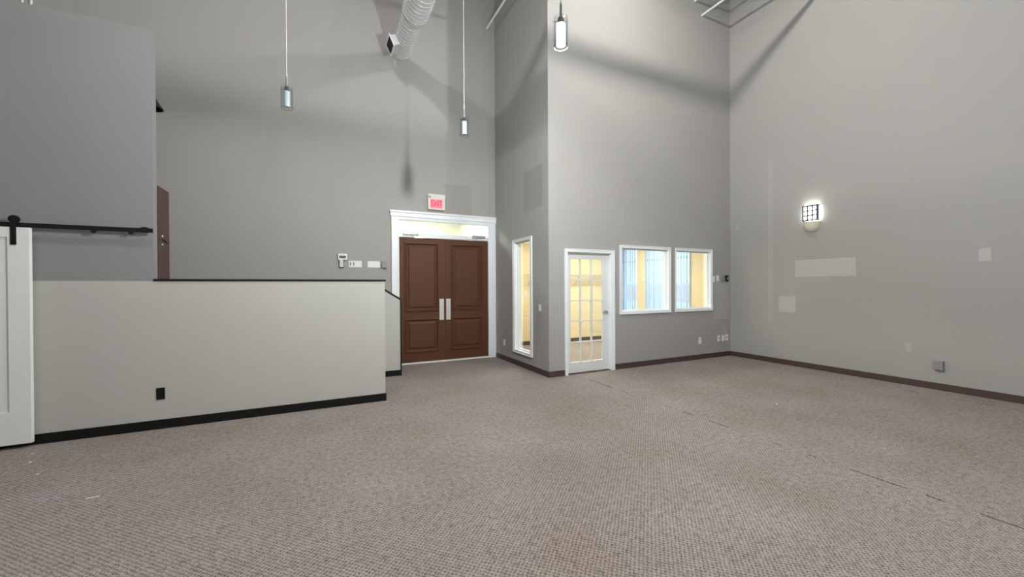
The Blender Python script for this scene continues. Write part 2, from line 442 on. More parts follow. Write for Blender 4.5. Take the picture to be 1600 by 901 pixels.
# brown vinyl base of the hall
BH = 0.098
def base(name, x0, x1, y0, y1, m=None): return struct(MB().box(x0, x1, y0, y1, 0, BH).build(name, m or m_base, bevel=0.003))
base('baseboard_right', XR-0.012, XR, YF, YR)
base('baseboard_office', 4.727, XR-0.012, YR-0.012, YR)
base('baseboard_office', XN-0.012, 3.673, YR-0.012, YR)
base('baseboard_return', XN-0.012, XN, YR, YD)
base('baseboard_back', XL, 1.20, YD-0.012, YD)
base('baseboard_left', XL, XL+0.012, YF, YH)
base('baseboard_front', XL, XR, YF, YF+0.012)

# ---------------------------------------------------------------- office behind the hall
OZ = 2.78
struct(MB().box(XN+T, XR, YO, YO+T, 0, OZ).build('wall_office_back', m_cream))
struct(MB().box(XN, XN+T, YD+T, YO+T, 0, OZ).build('wall_office_left', m_cream))
struct(MB().box(XN+T+0.001, XR, YR+T, YO, OZ, OZ+0.1).build('ceiling_office', m_ctile))
# cream lining on the office faces of the shared walls
grid_wall('wall_office_lining', 'y', YR+T, YR+T+0.012, XN+T, XR, 0, OZ, [(DX0, DX1, 0, 2.085), (4.89, 6.075, 1.02, 2.195), (6.255, 7.262, 1.02, 2.195)], m_cream)
grid_wall('wall_return_lining', 'x', XN+T, XN+T+0.012, YR+T+0.012, YO, 0, OZ, [(6.16, 6.81, 0.28, 2.35)], m_cream)
grid_wall('wall_street_lining', 'x', XR-0.012, XR, YR+T+0.012, YO, 0, OZ, [(WA[0], WA[1], 0.35, 2.62), (WB[0], WB[1], 0.35, 2.62)], m_cream)
base('baseboard_office_back', XN+T+0.012, XR-0.012, YO-0.012, YO)
base('baseboard_street', XR-0.024, XR-0.012, YR+T+0.012, YO-0.012)
def troffer(x, y, lab):
    r = thing('ceiling_light', lab, 'ceiling light', (x, y, OZ-0.001))
    f = MB()
    for q in ((-.60,.60,-.30,-.27),(-.60,.60,.27,.30),(-.60,-.57,-.27,.27),(.57,.60,-.27,.27)): f.box(*q, -0.03, 0)
    f.build('frame', m_white, r)
    MB().box(-.57, .57, -.27, .27, -0.02, 0).build('diffuser', m_troff, r)
troffer(4.6, 7.5, 'recessed ceiling light in the office, nearer the coat shelf end')
troffer(6.5, 7.4, 'recessed ceiling light in the office, nearer the blinds')

# outside windows: frame, pane, mullion; blinds are things
def street_window(n, y0, y1, mull):
    r = bpy.data.objects.new('window_%d' % n, None); C.objects.link(r); r.location = (XR+0.06, (y0+y1)/2, 0.35); struct(r)
    oy = (y0+y1)/2; h = 2.27
    f = MB()
    f.box(-.03,.03, y0-oy, y0-oy+.04, 0, h); f.box(-.03,.03, y1-oy-.04, y1-oy, 0, h)
    f.box(-.03,.03, y0-oy+.04, y1-oy-.04, 0, .05); f.box(-.03,.03, y0-oy+.04, y1-oy-.04, h-.05, h)
    f.build('window_frame', m_alu, r)
    if mull is not None: MB().box(-.03,.03, mull-oy-.025, mull-oy+.025, .05, h-.05).build('mullion', m_alu, r)
    ys = [y0+.04] + ([mull-.025, mull+.025] if mull is not None else []) + [y1-.04]
    for a, c in zip(ys[::2], ys[1::2]):
        MB().box(-.004,.004, a-oy, c-oy, .05, h-.05).build('pane', m_glass, r)
street_window(4, WA[0], WA[1], None)
street_window(5, WB[0], WB[1], 7.745)
vane_me = None
def blind(y0, y1, lab):
    r = thing('vertical_blind', lab, 'blind', (XR-0.075, (y0+y1)/2, 0.2), 0, 'vertical blinds in the office')
    oy = (y0+y1)/2
    MB().box(-.022,.022, y0-oy-.03, y1-oy+.03, 2.44, 2.49).build('headrail', m_white, r)
    n = max(2, int(round((y1-y0)/0.085)))
    first = None
    for k in range(n):
        yy = y0-oy + (k+.5)*(y1-y0)/n
        if first is None:
            v = MB().box(-.0012,.0012,-.036,.036, 0.0, 2.44).build('vane', m_vane, r)
            c = MB().box(-.006,.006,-.007,.007, 1.945, 1.985).build('clip', m_pldark, v)
            first = (v, c)
        else:
            v = first[0].copy(); C.objects.link(v); v.parent = r
            c = first[1].copy(); C.objects.link(c); c.parent = v
        v.location = (0, yy, 0); v.rotation_euler = (0, 0, math.radians(-8 + random.uniform(-14, 14)))
blind(WA[0]-.02, WA[1]-.02, 'white vertical blind in the corner beyond the larger interior window')
blind(WB[0]-.02, WB[1]+.02, 'wide white vertical blind seen through both interior windows')

# wire coat shelf on the office back wall
def shelf():
    r = thing('coat_shelf', 'white wire coat shelf on the cream office wall', 'shelf', (5.95, YO, 1.80))
    x0, x1 = -1.28, 1.28
    for k in range(7):
        y = -0.03-0.045*k
        MB().tube([(x0, y, 0), (x1, y, 0)], 0.006 if k < 6 else 0.010, 6).build('wire', m_wire, r)
    MB().tube([(x0, -.30, -.05), (x1, -.30, -.05)], 0.009, 6).build('hanging_rail', m_wire, r)
    for k in range(6):
        x = x0+0.1 + k*(x1-x0-0.2)/5
        MB().tube([(x, -.004, -.28), (x, -.15, -.15), (x, -.30, -.01)], 0.010, 6).build('bracket', m_wire, r)
shelf()

# ---------------------------------------------------------------- lobby beyond the double door
struct(MB().box(0.7, 0.8, YD+T, 10.2, 0, 3.3).build('wall_lobby_left', m_lobby))
struct(MB().box(0.8, XN, 10.1, 10.2, 0, 3.3).build('wall_lobby_back', m_lobby))
struct(MB().box(0.7, XN+T, YD+T, 10.2, 3.3, 3.4).build('ceiling_lobby', m_ctile))
struct(MB().box(XN-0.012, XN, YD+T, 10.1, 0, 3.3).build('wall_lobby_right', m_lobby))
struct(MB().box(XN, XN+T, YO+T, 10.2, 0, 3.3).build('wall_lobby_side', m_lobby))
struct(MB().box(XN, XN+T, YD+T, YO+T, OZ, 3.3).build('wall_lobby_upper', m_lobby))
r = thing('ceiling_light', 'flat ceiling light in the lobby glimpsed through the transom', 'ceiling light', (1.9, 8.9, 3.3))
MB().box(-.62, .62, -.32, .32, -.03, 0).build('frame', m_white, r)
MB().box(-.58, .58, -.28, .28, -.04, -.03).build('diffuser', m_lobbyl, r)

# ---------------------------------------------------------------- double door set
cs = MB()
cs.box(1.222, 1.362, YD-0.022, YD, 0, 2.845); cs.box(3.195, 3.362, YD-0.022, YD, 0, 2.845)
cs.box(1.362, 3.195, YD-0.022, YD, 2.79, 2.845)
cs.box(1.222, 1.262, YD-0.034, YD-0.022, 0, 2.845); cs.box(3.318, 3.362, YD-0.034, YD-0.022, 0, 2.845)
cs.box(1.330, 1.362, YD-0.030, YD-0.022, 0, 2.80); cs.box(3.195, 3.227, YD-0.030, YD-0.022, 0, 2.80)
# cornice over the opening
cs.box(1.205, XN-0.001, YD-0.040, YD, 2.852, 2.915); cs.box(1.190, XN-0.001, YD-0.058, YD, 2.915, 2.952); cs.box(1.215, XN-0.001, YD-0.048, YD, 2.838, 2.852)
struct(cs.build('trim_4', m_white, bevel=0.003), 'white casing and cornice around the double door')
jm = MB()
jm.box(1.300, 1.362, YD, YD+T, 0, 2.80); jm.box(3.195, 3.27, YD, YD+T, 0, 2.80); jm.box(1.362, 3.195, YD, YD+T, 2.785, 2.80)
struct(jm.build('trim_5', m_white))
struct(MB().box(1.362, 3.195, YD-0.012, YD+0.10, 2.452, 2.535).build('trim_6', m_white, bevel=0.004), 'white transom bar above the double door')
w = struct(MB().box(1.362, 3.195, YD+0.048, YD+0.056, 2.535, 2.785).build('window_6', m_glass), 'clear transom pane above the double door')
MB().box(1.362, 3.195, YD-0.005, YD+0.11, 0.0, 0.026).build('door_threshold', m_plast)  # threshold coloured white to stand for lobby light leaking under the doors
struct(bpy.data.objects['door_threshold'])

def leaf(n, x0, x1, px0, px1, plate, closer_side):
    r = bpy.data.objects.new('door_%d' % n, None); C.objects.link(r); r.location = (x0, YD+0.01, 0.034); struct(r)
    w = x1-x0; H = 2.414; ox = x0; oz = 0.034
    MB().box(0, w, 0.008, 0.048, 0, H).build('door_slab', m_brown, r)
    pan = [(px0, px1, 1.03, 2.345), (px0, px1, 0.235, 0.865)]
    us = [0, px0-ox, px1-ox, w]
    # stiles and rails stand proud of the recessed slab
    MB().box(0, us[1], 0, 0.008, 0, H).build('stile', m_brown, r)
    MB().box(us[2], w, 0, 0.008, 0, H).build('stile', m_brown, r)
    for z0, z1 in ((0, 0.235-oz), (0.865-oz, 1.03-oz), (2.345-oz, H)):
        MB().box(us[1], us[2], 0, 0.008, z0, z1).build('rail', m_brown, r)
    for a, c, z0, z1 in pan:
        a -= ox; c -= ox; z0 -= oz; z1 -= oz
        # moulding ring
        k = MB(); d = 0.035; e = 0.010
        O = [(a, z0), (c, z0), (c, z1), (a, z1)]
        def inset(o): return [(a+o, z0+o), (c-o, z0+o), (c-o, z1-o), (a+o, z1-o)]
        prof = [(-0.016, 0.0), (-0.012, -0.020), (0.006, -0.024), (0.026, -0.004), (0.032, 0.008)]
        base_i = []
        for o, y in prof:
            base_i.append(len(k.v)); k.v += [(u, y, z) for u, z in inset(o)]
        for i0, i1 in zip(base_i, base_i[1:]):
            k.f += [(i0+j, i0+(j+1) % 4, i1+(j+1) % 4, i1+j) for j in range(4)]
        mo = k.build('moulding', m_brown, r)
        k = MB(); base_i = []
        for o, y in ((0.055, 0.008), (0.085, -0.008)):
            base_i.append(len(k.v)); k.v += [(u, y, z) for u, z in inset(o)]
        k.f += [(base_i[0]+j, base_i[0]+(j+1) % 4, base_i[1]+(j+1) % 4, base_i[1]+j) for j in range(4)]
        k.f.append(tuple(base_i[1]+j for j in range(4)))
        k.build('panel', m_brown, r)
    p = MB().box(plate[0]-ox, plate[1]-ox, -0.003, 0, 0.80, 1.222).build('push_plate', m_steel, r, bevel=0.001)
    tag(p, 'brushed steel push plate')
    for sx in (plate[0]-ox+.012, plate[1]-ox-.012):
        for sz in (0.815, 1.207):
            MB().tube([(sx, -0.004, sz), (sx, -0.002, sz)], 0.005, 8).build('screw', m_steel, p)
    # overhead closer: body on the transom bar, folding arm down to the door
    cx = (x0+0.075 if closer_side < 0 else x1-0.36) - ox
    cl = MB().box(cx, cx+0.285, -0.062, -0.024, 2.462, 2.515).build('door_closer', m_closer, r, bevel=0.006)
    k = MB(); s = 1 if closer_side < 0 else -1
    e0 = cx+(0.20 if s > 0 else 0.085)
    k.tube([(e0, -0.045, 2.465), (e0, -0.045, 2.437)], 0.012, 10)
    k.box(min(e0, e0+s*0.20), max(e0, e0+s*0.20), -0.052, -0.040, 2.425, 2.440)
    k.build('arm', m_alu, cl)
    MB().box(min(e0+s*0.02, e0+s*0.20), max(e0+s*0.02, e0+s*0.20), -0.030, -0.001, 2.408, 2.422).build('track', m_alu, cl)
    return r
leaf(1, 1.364, 2.277, 1.478, 2.120, (2.148, 2.238), -1)
leaf(2, 2.281, 3.193, 2.410, 3.055, (2.285, 2.378), 1)

# ---------------------------------------------------------------- office door with fifteen lights
cs = MB()
cs.box(3.675, 3.735, YR-0.02, YR, 0, 2.125); cs.box(4.655, 4.727, YR-0.02, YR, 0, 2.125); cs.box(3.735, 4.655, YR-0.02, YR, 2.072, 2.125)
cs.box(3.675, 3.695, YR-0.028, YR-0.02, 0, 2.125); cs.box(4.707, 4.727, YR-0.028, YR-0.02, 0, 2.125); cs.box(3.695, 4.707, YR-0.028, YR-0.02, 2.108, 2.125)
cs.box(DX0, 3.742, YR, YR+T+.012, 0, 2.085); cs.box(4.650, DX1, YR, YR+T+.012, 0, 2.085); cs.box(3.742, 4.650, YR, YR+T+.012, 2.068, 2.085)
struct(cs.build('trim_7', m_white, bevel=0.003), 'white casing around the glazed office door')
DL = YR+0.062
r = bpy.data.objects.new('door_3', None); C.objects.link(r); r.location = (3.745, DL, 0.012); struct(r)
gx0, gx1, gz0, gz1 = 3.838-3.745, 4.523-3.745, 0.178, 1.948
dw, dh = 0.902, 2.05
MB().box(0, gx0, 0, .042, 0, dh).build('stile', m_doorw, r, bevel=.002)
MB().box(gx1, dw, 0, .042, 0, dh).build('stile', m_doorw, r, bevel=.002)
MB().box(gx0, gx1, 0, .042, 0, gz0).build('rail', m_doorw, r, bevel=.002)
MB().box(gx0, gx1, 0, .042, gz1, dh).build('rail', m_doorw, r, bevel=.002)
xs = [gx0, 4.052-3.745, 4.288-3.745, gx1]
zs = [gz0, 0.520, 0.881, 1.234, 1.592, gz1]
for x in xs[1:3]: MB().prism([(x-.011,.002),(x+.011,.002),(x+.011,.040),(x-.011,.040)], 'z', gz0, gz1).build('muntin', m_doorw, r)
for z in zs[1:5]: MB().box(gx0, gx1, .004, .038, z-.010, z+.010).build('muntin', m_doorw, r)
pm = None
for i in range(3):
    for k in range(5):
        MB().box(xs[i]+.008, xs[i+1]-.008, .019, .023, zs[k]+.008, zs[k+1]-.008).build('pane', m_glass, r)
hx = 4.598-3.745
h = MB().tube([(hx, -.012, 1.025), (hx, 0, 1.025)], 0.026, 16).build('door_handle', m_stem, r, smooth=True); tag(h, 'chrome lever handle')
MB().tube([(hx, -.012, 1.025), (hx, -.045, 1.025), (hx-.02, -.05, 1.025), (hx-.11, -.05, 1.022)], [.011, .011, .011, .010], 10).build('lever', m_stem, h, smooth=True)
for z in (0.25, 1.02, 1.85):
    MB().tube([(-.004, -.004, z-.045), (-.004, -.004, z+.045)], .006, 8).build('hinge', m_steel, r)
MB().box(hx+.040, hx+.049, -.002, .001, .95, 1.05).build('strike_plate', m_steel, r)
struct(MB().box(3.742, 4.650, YR+0.01, YR+0.11, 0, 0.008).build('door_threshold', m_base))

# interior windows
def iwindow(n, axis, a0, a1, z0, z1, ia0, ia1, iz0, iz1, c, parent_label):
    """casing outer a0..a1, z0..z1; opening ia0..ia1; c = hall face of the wall"""
    r = bpy.data.objects.new('window_%d' % n, None); C.objects.link(r); struct(r, parent_label)
    def bx(mb, u0, u1, d0, d1, q0, q1):
        if axis == 'y': mb.box(u0, u1, c+d0, c+d1, q0, q1)
        else: mb.box(c+d0, c+d1, u0, u1, q0, q1)
    f = MB()
    for (u0, u1, q0, q1) in ((a0, ia0, z0, z1), (ia1, a1, z0, z1), (ia0, ia1, z0, iz0), (ia0, ia1, iz1, z1)):
        bx(f, u0, u1, -.018, 0, q0, q1)
    for (u0, u1, q0, q1) in ((a0, a0+.014, z0, z1), (a1-.014, a1, z0, z1), (a0+.014, a1-.014, z0, z0+.014), (a0+.014, a1-.014, z1-.014, z1)):
        bx(f, u0, u1, -.026, -.018, q0, q1)
    f.build('window_casing', m_white, r)
    f = MB()     # lining of the opening and stops
    s = 0.012
    bx(f, ia0-s, ia0, 0, T+.012, iz0-s, iz1+s); bx(f, ia1, ia1+s, 0, T+.012, iz0-s, iz1+s)
    bx(f, ia0, ia1, 0, T+.012, iz0-s, iz0); bx(f, ia0, ia1, 0, T+.012, iz1, iz1+s)
    bx(f, ia0, ia0+.02, .05, .10, iz0, iz1); bx(f, ia1-.02, ia1, .05, .10, iz0, iz1)
    bx(f, ia0+.02, ia1-.02, .05, .10, iz0, iz0+.02); bx(f, ia0+.02, ia1-.02, .05, .10, iz1-.02, iz1)
    f.build('window_frame', m_white, r)
    g = MB(); bx(g, ia0+.02, ia1-.02, .072, .078, iz0+.02, iz1-.02); g.build('pane', m_glass, r)
iwindow(1, 'x', 6.107, 6.862, 0.24, 2.388, 6.172, 6.798, 0.292, 2.338, XN, 'tall narrow window beside the double door')
iwindow(2, 'y', 4.852, 6.112, 0.980, 2.235, 4.902, 6.063, 1.032, 2.183, YR, 'larger interior window next to the glazed door')
iwindow(3, 'y', 6.243, 7.298, 0.980, 2.235, 6.267, 7.250, 1.032, 2.183, YR, 'smaller interior window next to the corner')

# ---------------------------------------------------------------- pendants
def pendant(x, y, z, lit, lab, grp='glass cylinder pendants'):
    r = thing('pendant_light', lab, 'pendant light', (x, y, z), 0, grp)
    R, Hh = 0.056, 0.228
    gs = MB().lathe([(R, 0), (R, Hh)], 28).build('glass_shade', m_lampglass, r, smooth=True)
    for z_ in (0,): MB().lathe([(R-.002, z_-.0015), (R+.001, z_-.0015), (R+.001, z_+.0015), (R-.002, z_+.0015), (R-.002, z_-.0015)], 28).build('rim', m_rim, gs, smooth=True)
    MB().lathe([(0, .012), (.031, .012), (.031, .175), (0, .175)], 20).build('inner_tube', emitter('lit_frosted_tube', (0.99, 0.99, 0.975), lit) if lit else m_tube_off, r, smooth=True)
    MB().lathe([(0, .176), (.028, .176), (.028, .222), (.011, .232), (0, .232)], 20).build('socket_cap', m_chrome, r, smooth=True)
    for k in range(3):
        a = 2*PI*k/3+.4
        MB().tube([(.02*math.cos(a), .02*math.sin(a), .206), ((R+.008)*math.cos(a), (R+.008)*math.sin(a), .206)], .003, 6).build('clamp_pin', m_chrome, r)
    MB().tube([(0, 0, .232), (0, 0, .335)], .010, 10).build('stem', m_stem, r, smooth=True)
    MB().lathe([(.009, .335), (.004, .365), (0, .366)], 12).build('strain_relief', m_cable, r, smooth=True)
    MB().tube([(0, 0, .36), (0, 0, ZC-z-.03)], .0032, 6).build('cable', m_cable, r)
    MB().lathe([(0, ZC-z-.035), (.06, ZC-z-.03), (.065, ZC-z), (0, ZC-z)], 16).build('canopy', m_steel, r, smooth=True)
PZ = 3.40
pendant(1.737, 2.663, PZ, P_FRONT, 'lit glass cylinder pendant hanging nearest the camera')
pendant(1.653, 4.755, PZ, 0, 'unlit glass cylinder pendant hanging in front of the double door')
pendant(-0.300, 4.825, PZ, 0, 'unlit glass cylinder pendant hanging above the half wall')
pendant(3.80, -1.60, PZ, P_BACK, 'lit glass cylinder pendant behind the camera position')

# ---------------------------------------------------------------- high-bay lamps under the roof deck
def high_bay(x, y, z, L_, lab):
    r = thing('high_bay_light', lab, 'ceiling light', (x, y, z), 0, 'high bay lamps under the roof')
    MB().lathe([(.0, .42), (.07, .42), (.09, .22), (.20, .06), (.21, .04), (.19, .05), (.08, .21), (0, .22)], 24).build('reflector', m_galv, r, smooth=True)
    MB().lathe([(.048, .055), (.048, .0), (.034, -.022), (.017, -.031), (0, -.034)], 20).build('lens', emitter('high_bay_lens', (1.0, 0.98, 0.95), L_), r, smooth=True)
    MB().tube([(0, 0, .42), (0, 0, ZC-z)], .012, 8).build('stem', m_iron, r)
high_bay(-0.64, 3.2, 7.0, H_LEFT, 'high bay lamp over the half wall side of the hall')
high_bay(4.4, 3.4, 6.95, H_RIGHT, 'high bay lamp over the carpet in front of the interior windows')
high_bay(-0.3, -6.2, 6.40, H_REAR, 'high bay lamp at the back of the hall near its middle')
high_bay(-2.8, -6.2, 6.60, H_REAR, 'high bay lamp at the back of the hall on the left')
high_bay(4.6, -5.0, 6.6, H_REAR, 'high bay lamp at the back of the hall on the right')
# sprinkler pipe crossing the hall under the deck
tag(MB().tube([(-6.4, 3.90, 6.61), (7.8, 3.90, 6.61)], .038, 12).build('sprinkler_pipe', m_galv, smooth=True), 'long white pipe crossing the hall under the roof deck', 'pipe')

# ---------------------------------------------------------------- spiral duct
DCX, DCZ = 1.362, 5.815
r = thing('air_duct', 'white spiral air duct ending near the wall above the double door', 'duct', (DCX, 7.40, DCZ))
def ytube(name, r0, y0, y1, m, n=32, par=None, dx=0, dz=0, r1=None):
    r1 = r0 if r1 is None else r1
    k = MB(); rings = []
    for rr, y in ((r0, y0), (r1, y1)):
        rings.append(len(k.v)); k.v += [(dx+rr*math.cos(2*PI*j/n), y, dz+rr*math.sin(2*PI*j/n)) for j in range(n)]
    k.f += [(rings[0]+j, rings[0]+(j+1) % n, rings[1]+(j+1) % n, rings[1]+j) for j in range(n)]
    k.f += [tuple(range(rings[0], rings[0]+n)), tuple(range(rings[1], rings[1]+n))]
    return k.build(name, m, par, smooth=True)
ytube('duct_tube', 0.160, -0.98, 0.0, m_galv, par=r)
ytube('reducer', 0.205, -1.10, -0.97, m_galv, par=r, r1=0.162, dx=.02)
ytube('duct_tube', 0.205, -11.0, -1.10, m_galv, par=r, dx=.02)
def spiral(rr, y0, y1, dx, name):
    k = MB(); pts = []; n = 20; pitch = 0.085
    turns = (y1-y0)/pitch; N = int(turns*n)
    for i in range(N+1):
        a = 2*PI*i/n; pts.append((dx+rr*math.cos(a), y0+pitch*i/n, rr*math.sin(a)))
    k.tube(pts, 0.0045, 4); return k.build(name, m_seam, r)
spiral(0.161, -0.96, -0.01, 0, 'spiral_seam')
spiral(0.206, -4.2, -1.12, .02, 'spiral_seam')
k = MB(); n = 32; rr = .163
k.v += [(rr*math.cos(2*PI*j/n), y, rr*math.sin(2*PI*j/n)) for y in (-.02, .012) for j in range(n)]
k.f += [(j, (j+1) % n, n+(j+1) % n, n+j) for j in range(n)] + [tuple(range(n)), tuple(range(n, 2*n))]
k.build('end_cap', m_galv, r, smooth=True)
# register boot on the lower left flank, tilted down
bt = bpy.data.objects.new('register_boot', None)
ang = math.radians(25)
def boot_box(mb, n0, n1, t0, t1, y0, y1):
    """n outward (left and down), t across (up), y along the duct"""
    N_ = Vector((-math.cos(ang), 0, -math.sin(ang))); Tn = Vector((-math.sin(ang), 0, math.cos(ang)))
    kk = len(mb.v)
    for a in (n0, n1):
        for c in (t0, t1):
            for y in (y0, y1):
                p = N_*a + Tn*c; mb.v.append((p.x, y, p.z))
    mb.f += [tuple(kk+i for i in q) for q in ((0,1,3,2),(4,6,7,5),(0,4,5,1),(2,3,7,6),(0,2,6,4),(1,5,7,3))]
k = MB(); boot_box(k, .10, .250, -.085, .085, -.42, -.10)
bo = k.build('register_boot', m_galv, r)
k = MB()
for t0, t1, y0, y1 in ((-.105,-.085,-.44,-.08),(.085,.105,-.44,-.08),(-.085,.085,-.44,-.42),(-.085,.085,-.10,-.08)):
    boot_box(k, .244, .262, t0, t1, y0, y1)
k.build('register_frame', m_white, bo)
k = MB(); boot_box(k, .250, .252, -.085, .085, -.42, -.10); k.build('register_back', m_dark, bo)
for j in range(7):
    y = -.40+.045*j
    k = MB(); boot_box(k, .252, .260, -.083, .083, y, y+.006); k.build('register_blade', m_dark, bo)
# strap hangers
for y in (-1.55, -4.5):
    k = MB(); k.tube([(-.19, y, .02), (-.34, y, .40), (-.50, y, ZC-DCZ)], .006, 6); k.tube([(.22, y, .02), (.22, y, ZC-DCZ)], .006, 6)
    k.build('hanger_wire', m_white, r)

# conduits and rods near the roof
tag(MB().tube([(3.188, YD-.002, 6.91), (3.188, 0.4, 6.91)], .020, 10).build('roof_tie_rod', m_white, smooth=True), 'white rod high in the corner beside the return wall', 'rod')
tag(MB().tube([(7.019, YR-.002, 6.98), (7.019, 0.4, 6.98)], .020, 10).build('roof_tie_rod', m_white, smooth=True), 'white rod meeting the wall high above the smaller interior window, lower one', 'rod')
tag(MB().tube([(6.805, YR-.002, 7.20), (6.805, 0.4, 7.20)], .020, 10).build('roof_tie_rod', m_white, smooth=True), 'white rod meeting the wall high up, upper one at the picture edge', 'rod')
tag(MB().tube([(-3.587, YD-.02, 3.0), (-3.587, YD-.02, ZC)], .013, 8).build('conduit', m_white), 'thin white conduit on the wall behind the grey partition, left one of two', 'conduit')
tag(MB().tube([(-3.513+.01, YD-.02, 3.0), (-3.513+.01, YD-.02, ZC)], .013, 8).build('conduit', m_white), 'thin white conduit on the wall behind the grey partition, right one of two', 'conduit')

# ---------------------------------------------------------------- wall sconce
r = thing('wall_sconce', 'lit wall sconce with square grid front and cream bowl', 'wall lamp', (XR, 3.992, 2.435), -PI/2)
MB().box(-.05, .05, -.010, 0, .12, .40).build('back_plate', m_plaster, r)
prof = [(0.0, .0), (.05, .008), (.095, .04), (.125, .10), (.133, .175), (.126, .175), (.11, .10), (.08, .05), (.0, .02)]
MB().lathe(prof, 20, 0, -.002, PI, PI).build('bowl', m_plaster, r, smooth=True)
MB().box(-.104, .104, -.066, -.018, .205, .458).build('diffuser', m_sconce, r, bevel=.01)
f = MB()
g = -.072
for x in (-.110, -.037, .037, .110): f.box(x-.013, x+.013, g-.006, g, .195, .470)
for z in (.207, .290, .373, .456): f.box(-.122, .122, g-.004, g+.003, z-.012, z+.012)
for x in (-.117, .117): f.box(x-.006, x+.006, g, -.034, .195, .470)
for x in (-.116, .116):
    for z in (.203, .460): f.box(x-.005, x+.005, -.034, -.002, z-.006, z+.006)
f.build('grid', m_grid, r)

# ---------------------------------------------------------------- exit sign
r = thing('exit_sign', 'red EXIT sign in a cream housing above the double door', 'exit sign', (2.080, YD, 3.010))
MB().box(-.168, .168, -.075, -.002, 0, .300).build('housing', m_exitbox, r, bevel=.006)
MB().box(-.172, .172, -.080, -.074, .215, .304).build('top_band', m_exitbox, r, bevel=.002)
MB().tube([(-.135, -.083, .245), (-.135, -.079, .245)], .022, 12).build('knockout', m_plgrey, r)
MB().box(-.128, .122, -.079, -.074, .030, .205).build('face', m_exitred, r)
cu = bpy.data.curves.new('exit_text', 'FONT'); cu.body = 'EXIT'; cu.align_x = 'CENTER'; cu.align_y = 'CENTER'; cu.size = 0.17; cu.extrude = 0.0015; cu.offset = 0.003
to = bpy.data.objects.new('exit_text', cu); C.objects.link(to)
dg = bpy.context.evaluated_depsgraph_get()
me = bpy.data.meshes.new_from_object(to.evaluated_get(dg)); bpy.data.objects.remove(to)
me.materials.clear(); me.materials.append(m_exittxt)
lt = bpy.data.objects.new('lettering', me); C.objects.link(lt); lt.parent = r
lt.location = (-.003, -.0805, .117); lt.rotation_euler = (PI/2, 0, 0); lt.scale = (0.66, 1.0, 1)

# ---------------------------------------------------------------- plates, switches and boxes on the walls
def plate(name, lab, cat, loc, rz, w, h, m=None, kind='outlet', grp=None, d=.007):
    r = thing(name, lab, cat, loc, rz, grp)
    MB().box(-w/2, w/2, -d, 0, -h/2, h/2).build('cover_plate', m or m_plast, r, bevel=.002)
    if kind == 'outlet':
        for z in (-h*.18, h*.18):
            s = MB().box(-w*.24, w*.24, -d-.002, -d, z-h*.12, z+h*.12).build('socket', m or m_plast, r, bevel=.002)
            MB().box(-w*.10, -w*.05, -d-.0025, -d-.0015, z-h*.04, z+h*.06).build('slot', m_pldark, s)
            MB().box(w*.05, w*.10, -d-.0025, -d-.0015, z-h*.04, z+h*.06).build('slot', m_pldark, s)
    elif kind == 'rocker':
        MB().box(-w*.24, w*.24, -d-.004, -d, -h*.29, h*.29).build('rocker', m or m_plast, r, bevel=.002)
    elif kind == 'jack':
        MB().box(-w*.18, w*.18, -d-.003, -d, -h*.12, h*.12).build('socket', m_plgrey, r)
    elif isinstance(kind, list):
        n = len(kind)
        for i, c in enumerate(kind):
            x = -w/2 + w*(i+.5)/n
            s = MB().box(x-.010, x+.010, -d-.002, -d, -h*.28, h*.28).build('switch_well', m_plgrey if c else m_plast, r, bevel=.001)
            MB().box(x-.005, x+.005, -d-.014, -d-.002, -h*.02, h*.14).build('toggle', m_pldark if c else m_plast, s, bevel=.001)
    return r
plate('wall_outlet', 'black outlet plate low on the off-white half wall', 'outlet', (-1.534, YH, .375), 0, .072, .125, m_black)
plate('wall_outlet', 'white outlet low on the return wall beside the double door', 'outlet', (XN, 7.297, .360), -PI/2, .075, .120)
plate('light_switch', 'white rocker switch between the narrow window and the corner', 'light switch', (XN, 5.847, 1.133), -PI/2, .075, .120, kind='rocker')
plate('wall_outlet', 'single white outlet below the smaller interior window', 'outlet', (6.940, YR, .378), 0, .078, .130)
plate('wall_outlet', 'leftmost of three white plates low by the corner', 'outlet', (7.507, YR, .389), 0, .078, .128, kind='jack')
plate('wall_outlet', 'middle one of three white plates low by the corner', 'outlet', (7.647, YR, .384), 0, .078, .128)
plate('wall_outlet', 'rightmost of three white plates low by the corner', 'outlet', (7.760, YR, .395), 0, .078, .128, kind='jack')
plate('light_switch', 'white switch plate just right of the smaller interior window', 'light switch', (7.357, YR, 1.625), 0, .072, .125, kind='rocker')
plate('light_switch', 'white switch plate second from the smaller interior window', 'light switch', (7.481, YR, 1.642), 0, .076, .125, kind='rocker')
r = plate('wall_control', 'grey dimmer control left of the black keypad by the corner', 'wall control', (7.640, YR, 1.636), 0, .075, .125, m_plgrey, kind='rocker', d=.018)
r = plate('keypad', 'black keypad with a white button by the corner', 'keypad', (7.754, YR, 1.642), 0, .078, .130, m_pldark, kind=None, d=.022)
MB().tube([(.008, -.026, .0), (.008, -.022, .0)], .014, 12).build('button', m_plast, r)
plate('switch_bank', 'four gang white switch plate with two dark toggles', 'light switch', (.587, YD, 1.919), 0, .218, .118, kind=[1, 1, 0, 0])
plate('switch_bank', 'four gang white switch plate beside the grey box', 'light switch', (.906, YD, 1.917), 0, .218, .116, kind=[0, 0, 0, 0])
r = thing('junction_box', 'small grey box beside the double door casing', 'wall box', (1.087, YD, 1.914), 0)
MB().box(-.046, .046, -.045, 0, -.064, .064).build('box_body', m_plgrey, r, bevel=.004)
MB().box(-.040, .040, -.049, -.045, -.056, .058).build('cover', m_plgrey, r, bevel=.002)
r = thing('thermostat', 'white thermostat with grey display above a small handset', 'thermostat', (.371, YD, 2.040), 0)
MB().box(-.077, .077, -.040, 0, -.058, .058).build('case', m_plast, r, bevel=.012)
